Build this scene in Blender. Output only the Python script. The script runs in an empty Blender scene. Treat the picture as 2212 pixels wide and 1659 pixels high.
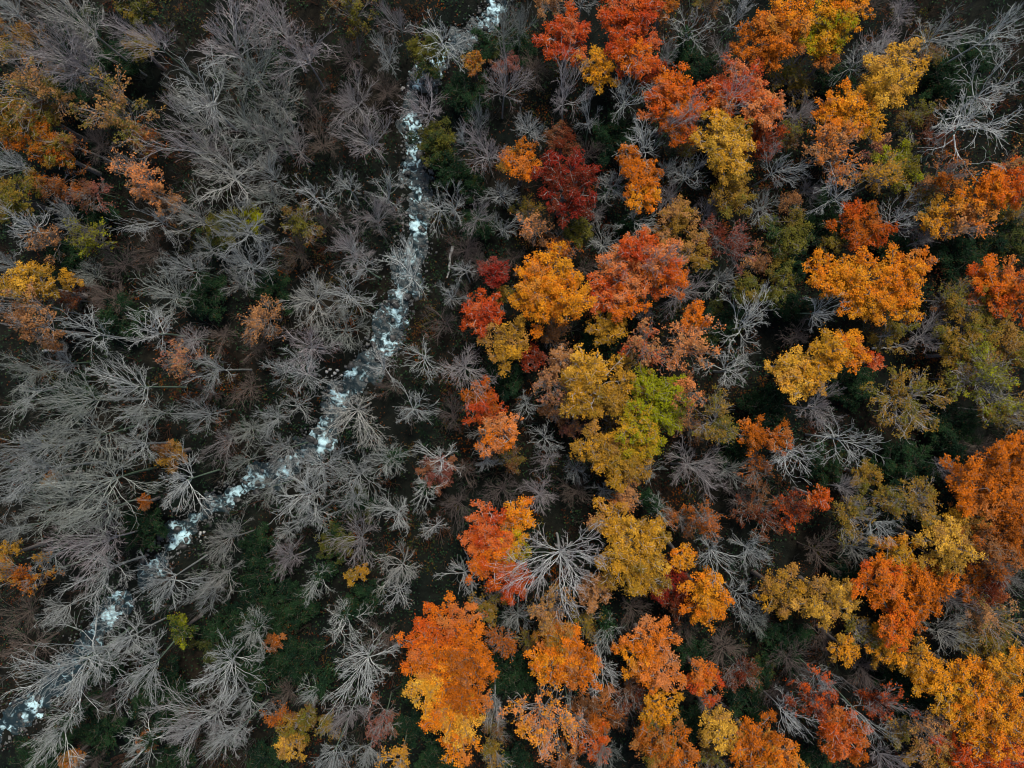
import bpy, math
import numpy as np
from mathutils import Vector

# ------------------------------------------------------------------ camera, sky, sun, exposure
scene = bpy.context.scene
COL = scene.collection
CAM_H = 85.0
HFOV = math.radians(73.0)
cam_data = bpy.data.cameras.new("drone_camera")
cam_data.sensor_width = 36.0
cam_data.lens = 18.0 / math.tan(HFOV / 2)
cam_data.clip_start = 0.5
cam_data.clip_end = 6000.0
cam = bpy.data.objects.new("drone_camera", cam_data)
cam.location = (0, 0, CAM_H)
cam.rotation_euler = (0, 0, 0)
COL.objects.link(cam)
scene.camera = cam

SUN_EL, SUN_AZ = 62.0, 20.0
world = bpy.data.worlds.new("World")
scene.world = world
world.use_nodes = True
wn = world.node_tree
wn.nodes.clear()
wo = wn.nodes.new("ShaderNodeOutputWorld")
wb = wn.nodes.new("ShaderNodeBackground")
ws = wn.nodes.new("ShaderNodeTexSky")
ws.sky_type = 'NISHITA'
ws.sun_disc = False
ws.sun_elevation = math.radians(SUN_EL)
ws.sun_rotation = math.radians(SUN_AZ)
ws.air_density = 1.0
ws.dust_density = 3.0
wb.inputs['Strength'].default_value = 0.06
wn.links.new(ws.outputs[0], wb.inputs[0])
wn.links.new(wb.outputs[0], wo.inputs[0])

sun_data = bpy.data.lights.new("sun", 'SUN')
sun_data.energy = 1.5
sun_data.angle = math.radians(14)
sun_data.color = (1.0, 0.93, 0.82)
sun = bpy.data.objects.new("sun", sun_data)
# light comes from azimuth SUN_AZ (clockwise from +Y), elevation SUN_EL
_d = Vector((math.sin(math.radians(SUN_AZ)) * math.cos(math.radians(SUN_EL)),
             math.cos(math.radians(SUN_AZ)) * math.cos(math.radians(SUN_EL)),
             math.sin(math.radians(SUN_EL))))
sun.rotation_euler = _d.to_track_quat('Z', 'Y').to_euler()
sun.location = _d * 200
COL.objects.link(sun)

vs = scene.view_settings
vs.view_transform = 'Standard'
vs.look = 'None'
vs.exposure = 1.18
vs.gamma = 1.0
vs.use_curve_mapping = False
scene.cycles.filter_width = 1.1
scene.cycles.max_bounces = 2
scene.cycles.diffuse_bounces = 1
scene.cycles.transmission_bounces = 1

# ------------------------------------------------------------------ helpers
RNG = np.random.default_rng(11)
FPX = 1106.0 / math.tan(HFOV / 2)          # focal length in plan units (plan is 2212 x 1659)

def plan(u, v, h=0.0):
    """plan coordinate at height h -> metres on the map"""
    k = (CAM_H - h) / FPX
    return (u - 1106.0) * k, -(v - 829.5) * k

def lin(rgb):
    a = np.array(rgb, float) / 255.0
    return np.where(a <= 0.04045, a / 12.92, ((a + 0.055) / 1.055) ** 2.4)

def norm(a):
    return a / np.maximum(np.linalg.norm(a, axis=-1, keepdims=True), 1e-9)

class Noise:
    """smooth value field made of a few sines"""
    def __init__(self, seed, scale, n=9):
        r = np.random.default_rng(seed)
        self.k = norm(r.normal(size=(n, 3))) * r.uniform(0.5, 1.6, (n, 1)) * (2 * math.pi / scale)
        self.p = r.uniform(0, 6.28, n)
    def __call__(self, P):
        P = np.asarray(P, float)
        if P.shape[-1] == 2:
            P = np.concatenate([P, np.zeros(P.shape[:-1] + (1,))], -1)
        return np.sin(P @ self.k.T + self.p).sum(-1) / math.sqrt(len(self.p) / 2.0)   # about -1..1 (sd 1)

def mesh_from(name, V, F, mat=None, smooth=False, col=None):
    V = np.asarray(V, np.float32); F = np.asarray(F, np.int32)
    me = bpy.data.meshes.new(name)
    n, m, k = len(V), len(F), F.shape[1]
    me.vertices.add(n)
    me.vertices.foreach_set("co", V.ravel())
    me.loops.add(m * k)
    me.loops.foreach_set("vertex_index", F.ravel())
    me.polygons.add(m)
    me.polygons.foreach_set("loop_start", np.arange(0, m * k, k, dtype=np.int32))
    me.polygons.foreach_set("loop_total", np.full(m, k, np.int32))
    if smooth:
        me.polygons.foreach_set("use_smooth", np.ones(m, bool))
    if col is not None:
        at = me.attributes.new("tint", 'FLOAT_COLOR', 'POINT')
        c = np.ones((n, 4), np.float32); c[:, :3] = col
        at.data.foreach_set("color", c.ravel())
    me.update()
    if mat: me.materials.append(mat)
    return me

def obj(name, me, parent=None, loc=(0, 0, 0)):
    o = bpy.data.objects.new(name, me)
    COL.objects.link(o)
    o.location = loc
    if parent: o.parent = parent
    return o

def tag(o, label=None, cat=None, group=None, kind=None):
    if label: o["label"] = label
    if cat: o["category"] = cat
    if group: o["group"] = group
    if kind: o["kind"] = kind

def tubes(P, R, sides, seed=0):
    """P (N,K,3) polylines, R (N,K) radii -> verts, quads"""
    N, K, _ = P.shape
    T = np.empty_like(P)
    T[:, 1:-1] = P[:, 2:] - P[:, :-2]; T[:, 0] = P[:, 1] - P[:, 0]; T[:, -1] = P[:, -1] - P[:, -2]
    T = norm(T)
    r = np.random.default_rng(seed)
    ref = norm(r.normal(size=(N, 1, 3)))
    A = norm(np.cross(T, np.broadcast_to(ref, T.shape)))
    B = np.cross(T, A)
    a = np.arange(sides) * 2 * math.pi / sides
    V = P[:, :, None, :] + R[:, :, None, None] * (np.cos(a)[None, None, :, None] * A[:, :, None, :] + np.sin(a)[None, None, :, None] * B[:, :, None, :])
    idx = np.arange(N * K * sides).reshape(N, K, sides)
    nx = np.roll(idx, -1, axis=2)
    F = np.stack([idx[:, :-1], nx[:, :-1], nx[:, 1:], idx[:, 1:]], -1).reshape(-1, 4)
    return V.reshape(-1, 3), F

def join(parts):
    Vs, Fs, o = [], [], 0
    for V, F in parts:
        Vs.append(V); Fs.append(F + o); o += len(V)
    return np.concatenate(Vs), np.concatenate(Fs)

def leaf_tris(C, A, Nn, L, W):
    """one pointed leaf face each: centres, axis, normal, length, width"""
    S = norm(np.cross(Nn, A)); L = L[:, None]; W = W[:, None]
    V = np.stack([C - A * L * .32 + S * W * .5, C - A * L * .32 - S * W * .5, C + A * L * .62], 1)
    return V.reshape(-1, 3), np.arange(len(C) * 3).reshape(-1, 3)

# ------------------------------------------------------------------ materials
def new_mat(name):
    m = bpy.data.materials.new(name)
    m.use_nodes = True
    nt = m.node_tree
    nt.nodes.clear()
    out = nt.nodes.new("ShaderNodeOutputMaterial")
    return m, nt, out

def leaf_material():
    m, nt, out = new_mat("autumn_leaf")
    a = nt.nodes.new("ShaderNodeAttribute"); a.attribute_name = "tint"
    d = nt.nodes.new("ShaderNodeBsdfPrincipled")
    d.inputs['Roughness'].default_value = 0.8
    d.inputs['Specular IOR Level'].default_value = 0.05
    t = nt.nodes.new("ShaderNodeBsdfTranslucent")
    mx = nt.nodes.new("ShaderNodeMixShader"); mx.inputs[0].default_value = 0.22
    nt.links.new(a.outputs['Color'], d.inputs['Base Color'])
    nt.links.new(a.outputs['Color'], t.inputs['Color'])
    nt.links.new(d.outputs[0], mx.inputs[1]); nt.links.new(t.outputs[0], mx.inputs[2])
    nt.links.new(mx.outputs[0], out.inputs[0])
    return m

def bark_material():
    m, nt, out = new_mat("bark")
    oi = nt.nodes.new("ShaderNodeObjectInfo")
    tc = nt.nodes.new("ShaderNodeTexCoord")
    n1 = nt.nodes.new("ShaderNodeTexNoise"); n1.inputs['Scale'].default_value = 1.1; n1.inputs['Detail'].default_value = 5
    n2 = nt.nodes.new("ShaderNodeTexNoise"); n2.inputs['Scale'].default_value = 7.0; n2.inputs['Detail'].default_value = 3
    nt.links.new(tc.outputs['Object'], n1.inputs['Vector']); nt.links.new(tc.outputs['Object'], n2.inputs['Vector'])
    r = nt.nodes.new("ShaderNodeMapRange"); r.inputs[1].default_value = .3; r.inputs[2].default_value = .7; r.inputs[3].default_value = .45; r.inputs[4].default_value = 1.25
    nt.links.new(n2.outputs[0], r.inputs[0])
    mul = nt.nodes.new("ShaderNodeVectorMath"); mul.operation = 'SCALE'
    nt.links.new(oi.outputs['Color'], mul.inputs[0]); nt.links.new(r.outputs[0], mul.inputs['Scale'])
    # lichen / moss patches
    mr = nt.nodes.new("ShaderNodeMapRange"); mr.inputs[1].default_value = .56; mr.inputs[2].default_value = .7; mr.inputs[3].default_value = 0; mr.inputs[4].default_value = .55
    nt.links.new(n1.outputs[0], mr.inputs[0])
    mx = nt.nodes.new("ShaderNodeMix"); mx.data_type = 'RGBA'
    mx.inputs[7].default_value = (.12, .14, .09, 1)
    nt.links.new(mr.outputs[0], mx.inputs[0]); nt.links.new(mul.outputs[0], mx.inputs[6])
    d = nt.nodes.new("ShaderNodeBsdfPrincipled"); d.inputs['Roughness'].default_value = .85; d.inputs['Specular IOR Level'].default_value = .2
    nt.links.new(mx.outputs[2], d.inputs['Base Color'])
    nt.links.new(d.outputs[0], out.inputs[0])
    return m

def tint_material(name, rough=0.9):
    m, nt, out = new_mat(name)
    a = nt.nodes.new("ShaderNodeAttribute"); a.attribute_name = "tint"
    d = nt.nodes.new("ShaderNodeBsdfPrincipled"); d.inputs['Roughness'].default_value = rough; d.inputs['Specular IOR Level'].default_value = .15
    nt.links.new(a.outputs['Color'], d.inputs['Base Color']); nt.links.new(d.outputs[0], out.inputs[0])
    return m

def ground_material():
    m, nt, out = new_mat("forest_floor")
    tc = nt.nodes.new("ShaderNodeTexCoord")
    def noise(s, det, rough=.6):
        n = nt.nodes.new("ShaderNodeTexNoise"); n.inputs['Scale'].default_value = s; n.inputs['Detail'].default_value = det; n.inputs['Roughness'].default_value = rough
        nt.links.new(tc.outputs['Object'], n.inputs['Vector']); return n
    n1 = noise(.07, 5); n2 = noise(.9, 8, .7); n3 = noise(6, 4, .7)
    r1 = nt.nodes.new("ShaderNodeValToRGB")
    e = r1.color_ramp.elements
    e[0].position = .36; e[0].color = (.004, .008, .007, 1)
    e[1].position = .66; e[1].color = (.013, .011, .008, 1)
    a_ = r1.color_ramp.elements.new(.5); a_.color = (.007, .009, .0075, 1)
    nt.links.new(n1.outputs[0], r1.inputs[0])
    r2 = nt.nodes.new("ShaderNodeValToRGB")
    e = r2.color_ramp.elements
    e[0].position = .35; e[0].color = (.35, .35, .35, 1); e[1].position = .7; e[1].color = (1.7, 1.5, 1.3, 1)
    nt.links.new(n2.outputs[0], r2.inputs[0])
    mx = nt.nodes.new("ShaderNodeMix"); mx.data_type = 'RGBA'; mx.blend_type = 'MULTIPLY'; mx.inputs[0].default_value = 1
    nt.links.new(r1.outputs[0], mx.inputs[6]); nt.links.new(r2.outputs[0], mx.inputs[7])
    bp = nt.nodes.new("ShaderNodeBump"); bp.inputs['Strength'].default_value = .8; bp.inputs['Distance'].default_value = .15
    nt.links.new(n3.outputs[0], bp.inputs['Height'])
    d = nt.nodes.new("ShaderNodeBsdfPrincipled"); d.inputs['Roughness'].default_value = .95; d.inputs['Specular IOR Level'].default_value = .1
    nt.links.new(mx.outputs[2], d.inputs['Base Color']); nt.links.new(bp.outputs[0], d.inputs['Normal'])
    nt.links.new(d.outputs[0], out.inputs[0])
    return m

def water_material():
    m, nt, out = new_mat("rushing_water")
    tc = nt.nodes.new("ShaderNodeTexCoord")
    at = nt.nodes.new("ShaderNodeAttribute"); at.attribute_name = "tint"      # red = how turbulent the reach is
    sep = nt.nodes.new("ShaderNodeSeparateColor"); nt.links.new(at.outputs['Color'], sep.inputs[0])
    def noise(s, det, dist=0.0):
        n = nt.nodes.new("ShaderNodeTexNoise"); n.inputs['Scale'].default_value = s; n.inputs['Detail'].default_value = det
        n.inputs['Distortion'].default_value = dist; n.inputs['Roughness'].default_value = .62
        nt.links.new(tc.outputs['Object'], n.inputs['Vector']); return n
    n1 = noise(1.3, 6, 1.0); n2 = noise(4.0, 5, .6)
    s1 = nt.nodes.new("ShaderNodeMath"); s1.operation = 'MULTIPLY_ADD'; s1.inputs[1].default_value = 3.4; s1.inputs[2].default_value = -1.7
    nt.links.new(n1.outputs[0], s1.inputs[0])
    s2 = nt.nodes.new("ShaderNodeMath"); s2.operation = 'MULTIPLY_ADD'; s2.inputs[1].default_value = .55
    nt.links.new(n2.outputs[0], s2.inputs[0]); nt.links.new(s1.outputs[0], s2.inputs[2])
    ad = nt.nodes.new("ShaderNodeMath"); ad.operation = 'ADD'
    nt.links.new(sep.outputs[0], ad.inputs[0]); nt.links.new(s2.outputs[0], ad.inputs[1])
    fr = nt.nodes.new("ShaderNodeMapRange"); fr.inputs[1].default_value = .82; fr.inputs[2].default_value = 1.45
    nt.links.new(ad.outputs[0], fr.inputs[0])
    cr = nt.nodes.new("ShaderNodeMix"); cr.data_type = 'RGBA'
    cr.inputs[6].default_value = (.012, .024, .028, 1); cr.inputs[7].default_value = (.50, .74, .80, 1)
    nt.links.new(fr.outputs[0], cr.inputs[0])
    rr = nt.nodes.new("ShaderNodeMapRange"); rr.inputs[3].default_value = .30; rr.inputs[4].default_value = .7
    nt.links.new(fr.outputs[0], rr.inputs[0])
    bp = nt.nodes.new("ShaderNodeBump"); bp.inputs['Strength'].default_value = .7; bp.inputs['Distance'].default_value = .12
    nt.links.new(n2.outputs[0], bp.inputs['Height'])
    d = nt.nodes.new("ShaderNodeBsdfPrincipled"); d.inputs['IOR'].default_value = 1.33; d.inputs['Specular IOR Level'].default_value = .5
    nt.links.new(cr.outputs[2], d.inputs['Base Color']); nt.links.new(rr.outputs[0], d.inputs['Roughness']); nt.links.new(bp.outputs[0], d.inputs['Normal'])
    nt.links.new(d.outputs[0], out.inputs[0])
    return m

def rock_material():
    m, nt, out = new_mat("wet_rock")
    oi = nt.nodes.new("ShaderNodeObjectInfo"); tc = nt.nodes.new("ShaderNodeTexCoord")
    n = nt.nodes.new("ShaderNodeTexNoise"); n.inputs['Scale'].default_value = 4; n.inputs['Detail'].default_value = 6
    nt.links.new(tc.outputs['Object'], n.inputs['Vector'])
    r = nt.nodes.new("ShaderNodeMapRange"); r.inputs[1].default_value = .3; r.inputs[2].default_value = .7; r.inputs[3].default_value = .55; r.inputs[4].default_value = 1.4
    nt.links.new(n.outputs[0], r.inputs[0])
    mul = nt.nodes.new("ShaderNodeVectorMath"); mul.operation = 'SCALE'
    nt.links.new(oi.outputs['Color'], mul.inputs[0]); nt.links.new(r.outputs[0], mul.inputs['Scale'])
    d = nt.nodes.new("ShaderNodeBsdfPrincipled"); d.inputs['Roughness'].default_value = .5
    nt.links.new(mul.outputs[0], d.inputs['Base Color']); nt.links.new(d.outputs[0], out.inputs[0])
    return m

M_LEAF = leaf_material(); M_BARK = bark_material(); M_GROUND = ground_material(); M_WATER = water_material()
M_ROCK = rock_material(); M_SHRUB = tint_material("undergrowth_twigs"); M_LITTER = tint_material("fallen_leaves")

# ------------------------------------------------------------------ stream course, terrain
COURSE = [(1110, -150), (1088, -60), (1064, 30), (1005, 75), (945, 120), (918, 165), (897, 215), (888, 265), (892, 320), (898, 375), (900, 430), (900, 490), (888, 540),
          (880, 590), (862, 640), (850, 690), (825, 745), (785, 800), (740, 850), (705, 905), (690, 955), (640, 1000), (580, 1025), (525, 1055), (460, 1090), (410, 1125),
          (370, 1175), (325, 1225), (275, 1285), (225, 1340), (180, 1400), (130, 1460), (60, 1530), (-20, 1590), (-110, 1650), (-220, 1700)]
HALFW = [26, 26, 26, 30, 30, 30, 26, 26, 30, 32, 30, 32, 44, 38, 34, 34, 42, 46, 36, 34, 36, 44, 40, 38, 30, 32, 36, 34, 32, 34, 32, 34, 38, 40, 40, 40]
_c = np.array([plan(u, v) for u, v in COURSE]); _w = np.array(HALFW) * CAM_H / FPX * 0.68
_s = np.concatenate([[0], np.cumsum(np.linalg.norm(np.diff(_c, axis=0), axis=1))])
def smooth_course(n):
    t = np.linspace(0, _s[-1], n)
    P = np.stack([np.interp(t, _s, _c[:, 0]), np.interp(t, _s, _c[:, 1])], 1); W = np.interp(t, _s, _w)
    k = max(3, int(4.0 / (_s[-1] / n))); ker = np.hanning(k + 2)[1:-1]; ker /= ker.sum()
    pad = lambda a: np.concatenate([np.full(k, a[0]), a, np.full(k, a[-1])])
    f = lambda a: np.convolve(pad(a), ker, 'same')[k:-k]
    # padding ends pulls slightly: both ends are far outside the picture
    return np.stack([f(P[:, 0]), f(P[:, 1])], 1), f(W)
SP, SW = smooth_course(420)

def stream_dist(XY):
    """signed: distance to the course minus its half width"""
    XY = np.asarray(XY, float).reshape(-1, 2)
    out = np.empty(len(XY))
    for i in range(0, len(XY), 4000):
        d = np.linalg.norm(XY[i:i + 4000, None] - SP[None], axis=2)
        out[i:i + 4000] = (d - SW[None]).min(1)
    return out

_g1 = Noise(3, 38.0); _g2 = Noise(4, 9.0); _g3 = Noise(5, 2.4); _g4 = Noise(6, 5.0)
def ground_h(XY):
    XY = np.asarray(XY, float).reshape(-1, 2)
    d = stream_dist(XY)
    h = .55 * _g1(XY) + .18 * _g2(XY) + .05 * _g3(XY)
    d2 = d + .40 * _g3(XY) + .35 * _g4(XY)
    h = np.where(d < 12, np.maximum(h, -.15), h)
    bank = 1 / (1 + np.exp(-(d2 - .25) * 2.2))
    return -1.35 + (1.35 + h) * bank + np.clip(d, 0, 60) * .012

fx = np.linspace(-78, 78, 300); fy = np.linspace(-60, 60, 231)
ex = np.array([-2500, -900, -400, -220, -140, -100]); ey = np.array([-2500, -900, -400, -200, -120, -80])
gx = np.concatenate([ex, fx, -ex[::-1]]); gy = np.concatenate([ey, fy, -ey[::-1]])
GX, GY = np.meshgrid(gx, gy)
GZ = ground_h(np.stack([GX.ravel(), GY.ravel()], 1))
ii = np.arange(len(gx) * len(gy)).reshape(len(gy), len(gx))
GF = np.stack([ii[:-1, :-1], ii[:-1, 1:], ii[1:, 1:], ii[1:, :-1]], -1).reshape(-1, 4)
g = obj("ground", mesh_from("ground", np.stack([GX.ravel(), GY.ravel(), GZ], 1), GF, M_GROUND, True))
tag(g, "dark forest floor of damp soil and brown leaf litter", "ground", kind="structure")

# ------------------------------------------------------------------ the stream: water with rapids
RAPIDS = [(1070, 15, 22, 1.0), (1056, 42, 18, .9), (946, 108, 14, 1.3), (938, 125, 12, 1.1), (910, 133, 12, 1.0), (956, 158, 9, 1.0), (903, 175, 13, .9), (886, 262, 15, 1.2), (882, 250, 9, 1.0),
          (890, 293, 15, .8), (893, 325, 17, .9), (876, 358, 11, .8), (900, 345, 14, .8), (901, 415, 15, .7), (897, 467, 11, .9), (900, 488, 14, 1.3), (877, 491, 8, .9), (886, 530, 26, .42), (886, 565, 24, .55), (863, 633, 15, .85),
          (850, 668, 14, 1.1), (856, 690, 12, 1.0), (881, 692, 8, .9), (836, 740, 16, .95), (800, 737, 10, 1.0), (836, 766, 17, .9), (754, 803, 12, 1.2), (784, 810, 10, .7), (730, 858, 17, 1.2), (693, 916, 14, .8), (667, 940, 9, 1.0),
          (697, 962, 18, 1.25), (718, 962, 12, 1.1), (653, 1000, 13, 1.3), (623, 982, 10, 1.1), (590, 990, 11, .9), (610, 1020, 13, 1.1), (686, 1014, 10, 1.0), (660, 1030, 13, .8), (563, 1034, 14, 1.0), (558, 1056, 12, 1.0),
          (535, 1036, 18, .95), (515, 1062, 18, 1.05), (498, 1078, 14, 1.0), (460, 1090, 20, .5), (420, 1116, 16, .7), (390, 1160, 15, 1.35), (372, 1178, 17, 1.1), (350, 1168, 9, .9), (370, 1138, 9, 1.0), (318, 1212, 17, .85), (340, 1240, 14, .7),
          (247, 1290, 16, .85), (280, 1305, 14, .7), (240, 1335, 17, 1.3), (188, 1350, 14, .8), (207, 1392, 10, .8), (140, 1456, 18, .45), (63, 1526, 14, 1.25), (10, 1510, 13, 1.3), (77, 1550, 10, .9), (43, 1556, 9, 1.0), (5, 1580, 20, .6)]
NL, NT = 900, 36
P9, W9 = smooth_course(NL)
T9 = np.gradient(P9, axis=0); T9 = T9 / np.linalg.norm(T9, axis=1, keepdims=True)
N9 = np.stack([-T9[:, 1], T9[:, 0]], 1)
tt = np.linspace(-1.12, 1.12, NT)
WV = P9[:, None] + N9[:, None] * ((W9[:, None] + 1.0) * tt[None])[:, :, None]
WXY = WV.reshape(-1, 2)
rap = np.zeros(len(WXY))
for u, v, r, a in RAPIDS:
    x, y = plan(u, v); rr = r * CAM_H / FPX * 1.5
    rap = np.maximum(rap, a * np.exp(-(((WXY[:, 0] - x) ** 2 + (WXY[:, 1] - y) ** 2) / rr ** 2)))
rap = np.maximum(rap, .24)
w1 = Noise(21, .9); w2 = Noise(22, 2.2)
WZ = -.78 + rap * (.13 * w1(WXY) + .10 * w2(WXY)) + .02 * w2(WXY)
wi = np.arange(NL * NT).reshape(NL, NT)
WF = np.stack([wi[:-1, :-1], wi[1:, :-1], wi[1:, 1:], wi[:-1, 1:]], -1).reshape(-1, 4)
wcol = np.stack([np.clip(rap, 0, 1.3), np.zeros_like(rap), np.zeros_like(rap)], 1)
wobj = obj("stream", mesh_from("stream", np.column_stack([WXY, WZ]), WF, M_WATER, True, wcol))
tag(wobj, "dark mountain stream breaking into white rapids between the trees", "stream", kind="structure")

# boulders along the stream
def rock_mesh(seed):
    r = np.random.default_rng(seed)
    nu, nv = 9, 6
    th = np.linspace(0, 2 * math.pi, nu, endpoint=False); ph = np.linspace(.0, math.pi, nv)
    D = np.array([[math.sin(p) * math.cos(t), math.sin(p) * math.sin(t), math.cos(p)] for p in ph for t in th])
    nz = Noise(seed + 50, 1.7)
    V = D * (1 + .20 * nz(D))[:, None] * np.array([1, r.uniform(.6, .95), r.uniform(.5, .75)])
    i = np.arange(nu * nv).reshape(nv, nu); nx = np.roll(i, -1, 1)
    F = np.stack([i[:-1], i[1:], nx[1:], nx[:-1]], -1).reshape(-1, 4)
    return mesh_from("boulder", V, F, M_ROCK, True)
ROCKS = [rock_mesh(s) for s in range(6)]
REACH = [(0, 230, "upper stream above the long straight rapids", "boulders in the upper stream"), (230, 520, "long straight rapids at top centre", "boulders in the straight rapids"),
         (520, 780, "stream just below its wide central pool", "boulders below the central pool"), (780, 1080, "rapids at the stream bend left of centre", "boulders at the stream bend"),
         (1080, 1300, "lower rapids near the left side", "boulders in the lower rapids"), (1300, 1700, "stream's last reach at the bottom left", "boulders in the last reach")]
rr_ = np.random.default_rng(77)
rocks = []
for u, v, r, a in RAPIDS:
    for _ in range(1 if a > .75 else 0):
        an = rr_.uniform(0, 6.28); q = r * rr_.uniform(.7, 1.25)
        rocks.append((u + q * math.cos(an), v + q * math.sin(an), rr_.uniform(.28, .62), 0))
for u, v in [(712, 798), (722, 806), (716, 812), (727, 799), (735, 810), (705, 803), (438, 1150), (434, 1158), (448, 1146), (441, 1166), (453, 1156), (871, 186), (868, 190), (880, 180)]:
    rocks.append((u, v, rr_.uniform(.14, .24), 1))
ORD = ["nearest", "second", "third", "fourth", "fifth", "sixth", "seventh", "eighth", "ninth", "tenth"]
NTH = ["first"] + ORD[1:] + ["eleventh", "twelfth", "thirteenth", "fourteenth", "fifteenth", "sixteenth", "seventeenth", "eighteenth", "nineteenth", "twentieth"]
made = {}
for k, (u, v, s, pale) in enumerate(rocks):
    x, y = plan(u, v)
    d = stream_dist([(x, y)])[0]
    if not pale and (d > .5): continue
    o = obj("boulder" if not pale else "pale_stone", ROCKS[k % 6])
    z = max(-.72, float(ground_h([(x, y)])[0]) + .05)
    o.location = (x, y, z); o.scale = (s, s, s * .9); o.rotation_euler = (0, 0, rr_.uniform(0, 6.28))
    if pale:
        o.color = (.42, .42, .40, 1)
        where = "bank at the stream bend" if u > 600 and v > 500 else ("bank by the lower rapids" if v > 500 else "bank by the upper rapids")
        made.setdefault(("pale", where, "pale stones on the " + where), []).append((u, o))
    else:
        c = rr_.uniform(.025, .06); o.color = (c, c * 1.02, c * .98, 1)
        for v0, v1, nm, gp in REACH:
            if v0 <= max(v, 0) < v1: made.setdefault(("dark", nm, gp), []).append((v, o))
for (pl, nm, gp), lst in made.items():
    lst.sort(key=lambda q: q[0])
    for q, (_, o) in enumerate(lst):
        n_ = NTH[min(q, len(NTH) - 1)]
        tag(o, f"small pale stone, {n_} from the left on the {nm}" if pl == "pale" else f"dark wet boulder, {n_} downstream in the {nm}", "stone" if pl == "pale" else "boulder", gp)

# ------------------------------------------------------------------ bare tree generator
def grow(S, D, L, K, wig, up, rng):
    N = len(S); P = np.empty((N, K + 1, 3)); P[:, 0] = S; d = norm(D)
    upv = np.array([0, 0, up / K])
    for k in range(1, K + 1):
        d = norm(d + wig * rng.normal(size=(N, 3)) + upv)
        P[:, k] = P[:, k - 1] + d * (L / K)[:, None]
    return P

def sprout(P, R, L, n, tmin, ang, lr, K, wig, up, rng, outward=0.0, taper=(.6, .25), rmin=.012):
    N, K1, _ = P.shape
    t = tmin + (1 - tmin) * (np.arange(n)[None] + rng.uniform(0, 1, (N, n))) / n
    t = np.minimum(t, .995)
    f = t * (K1 - 1); i = f.astype(int); w = (f - i)[..., None]
    ar = np.arange(N)[:, None]
    S = P[ar, i] * (1 - w) + P[ar, i + 1] * w
    T = norm(P[ar, i + 1] - P[ar, i])
    R0 = R[ar, i] * (1 - w[..., 0]) + R[ar, i + 1] * w[..., 0]
    perp = norm(np.cross(T, rng.normal(size=T.shape)))
    a = rng.normal(ang, ang * .25, (N, n))[..., None]
    D = np.cos(a) * T + np.sin(a) * perp
    if outward:
        o = S.copy(); o[..., 2] = 0
        D = D + outward * norm(o)
    Lc = (L[:, None] * lr * (1.15 - .6 * t) * rng.uniform(.7, 1.3, (N, n)))
    S, D, Lc, R0 = S.reshape(-1, 3), D.reshape(-1, 3), Lc.ravel(), R0.ravel()
    C = grow(S, D, Lc, K, wig, up, rng)
    r0 = np.maximum(R0 * taper[0], rmin); r1 = np.maximum(r0 * taper[1], rmin * .75)
    RR = r0[:, None] + (r1 - r0)[:, None] * np.linspace(0, 1, K + 1)[None]
    return C, RR, Lc

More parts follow.
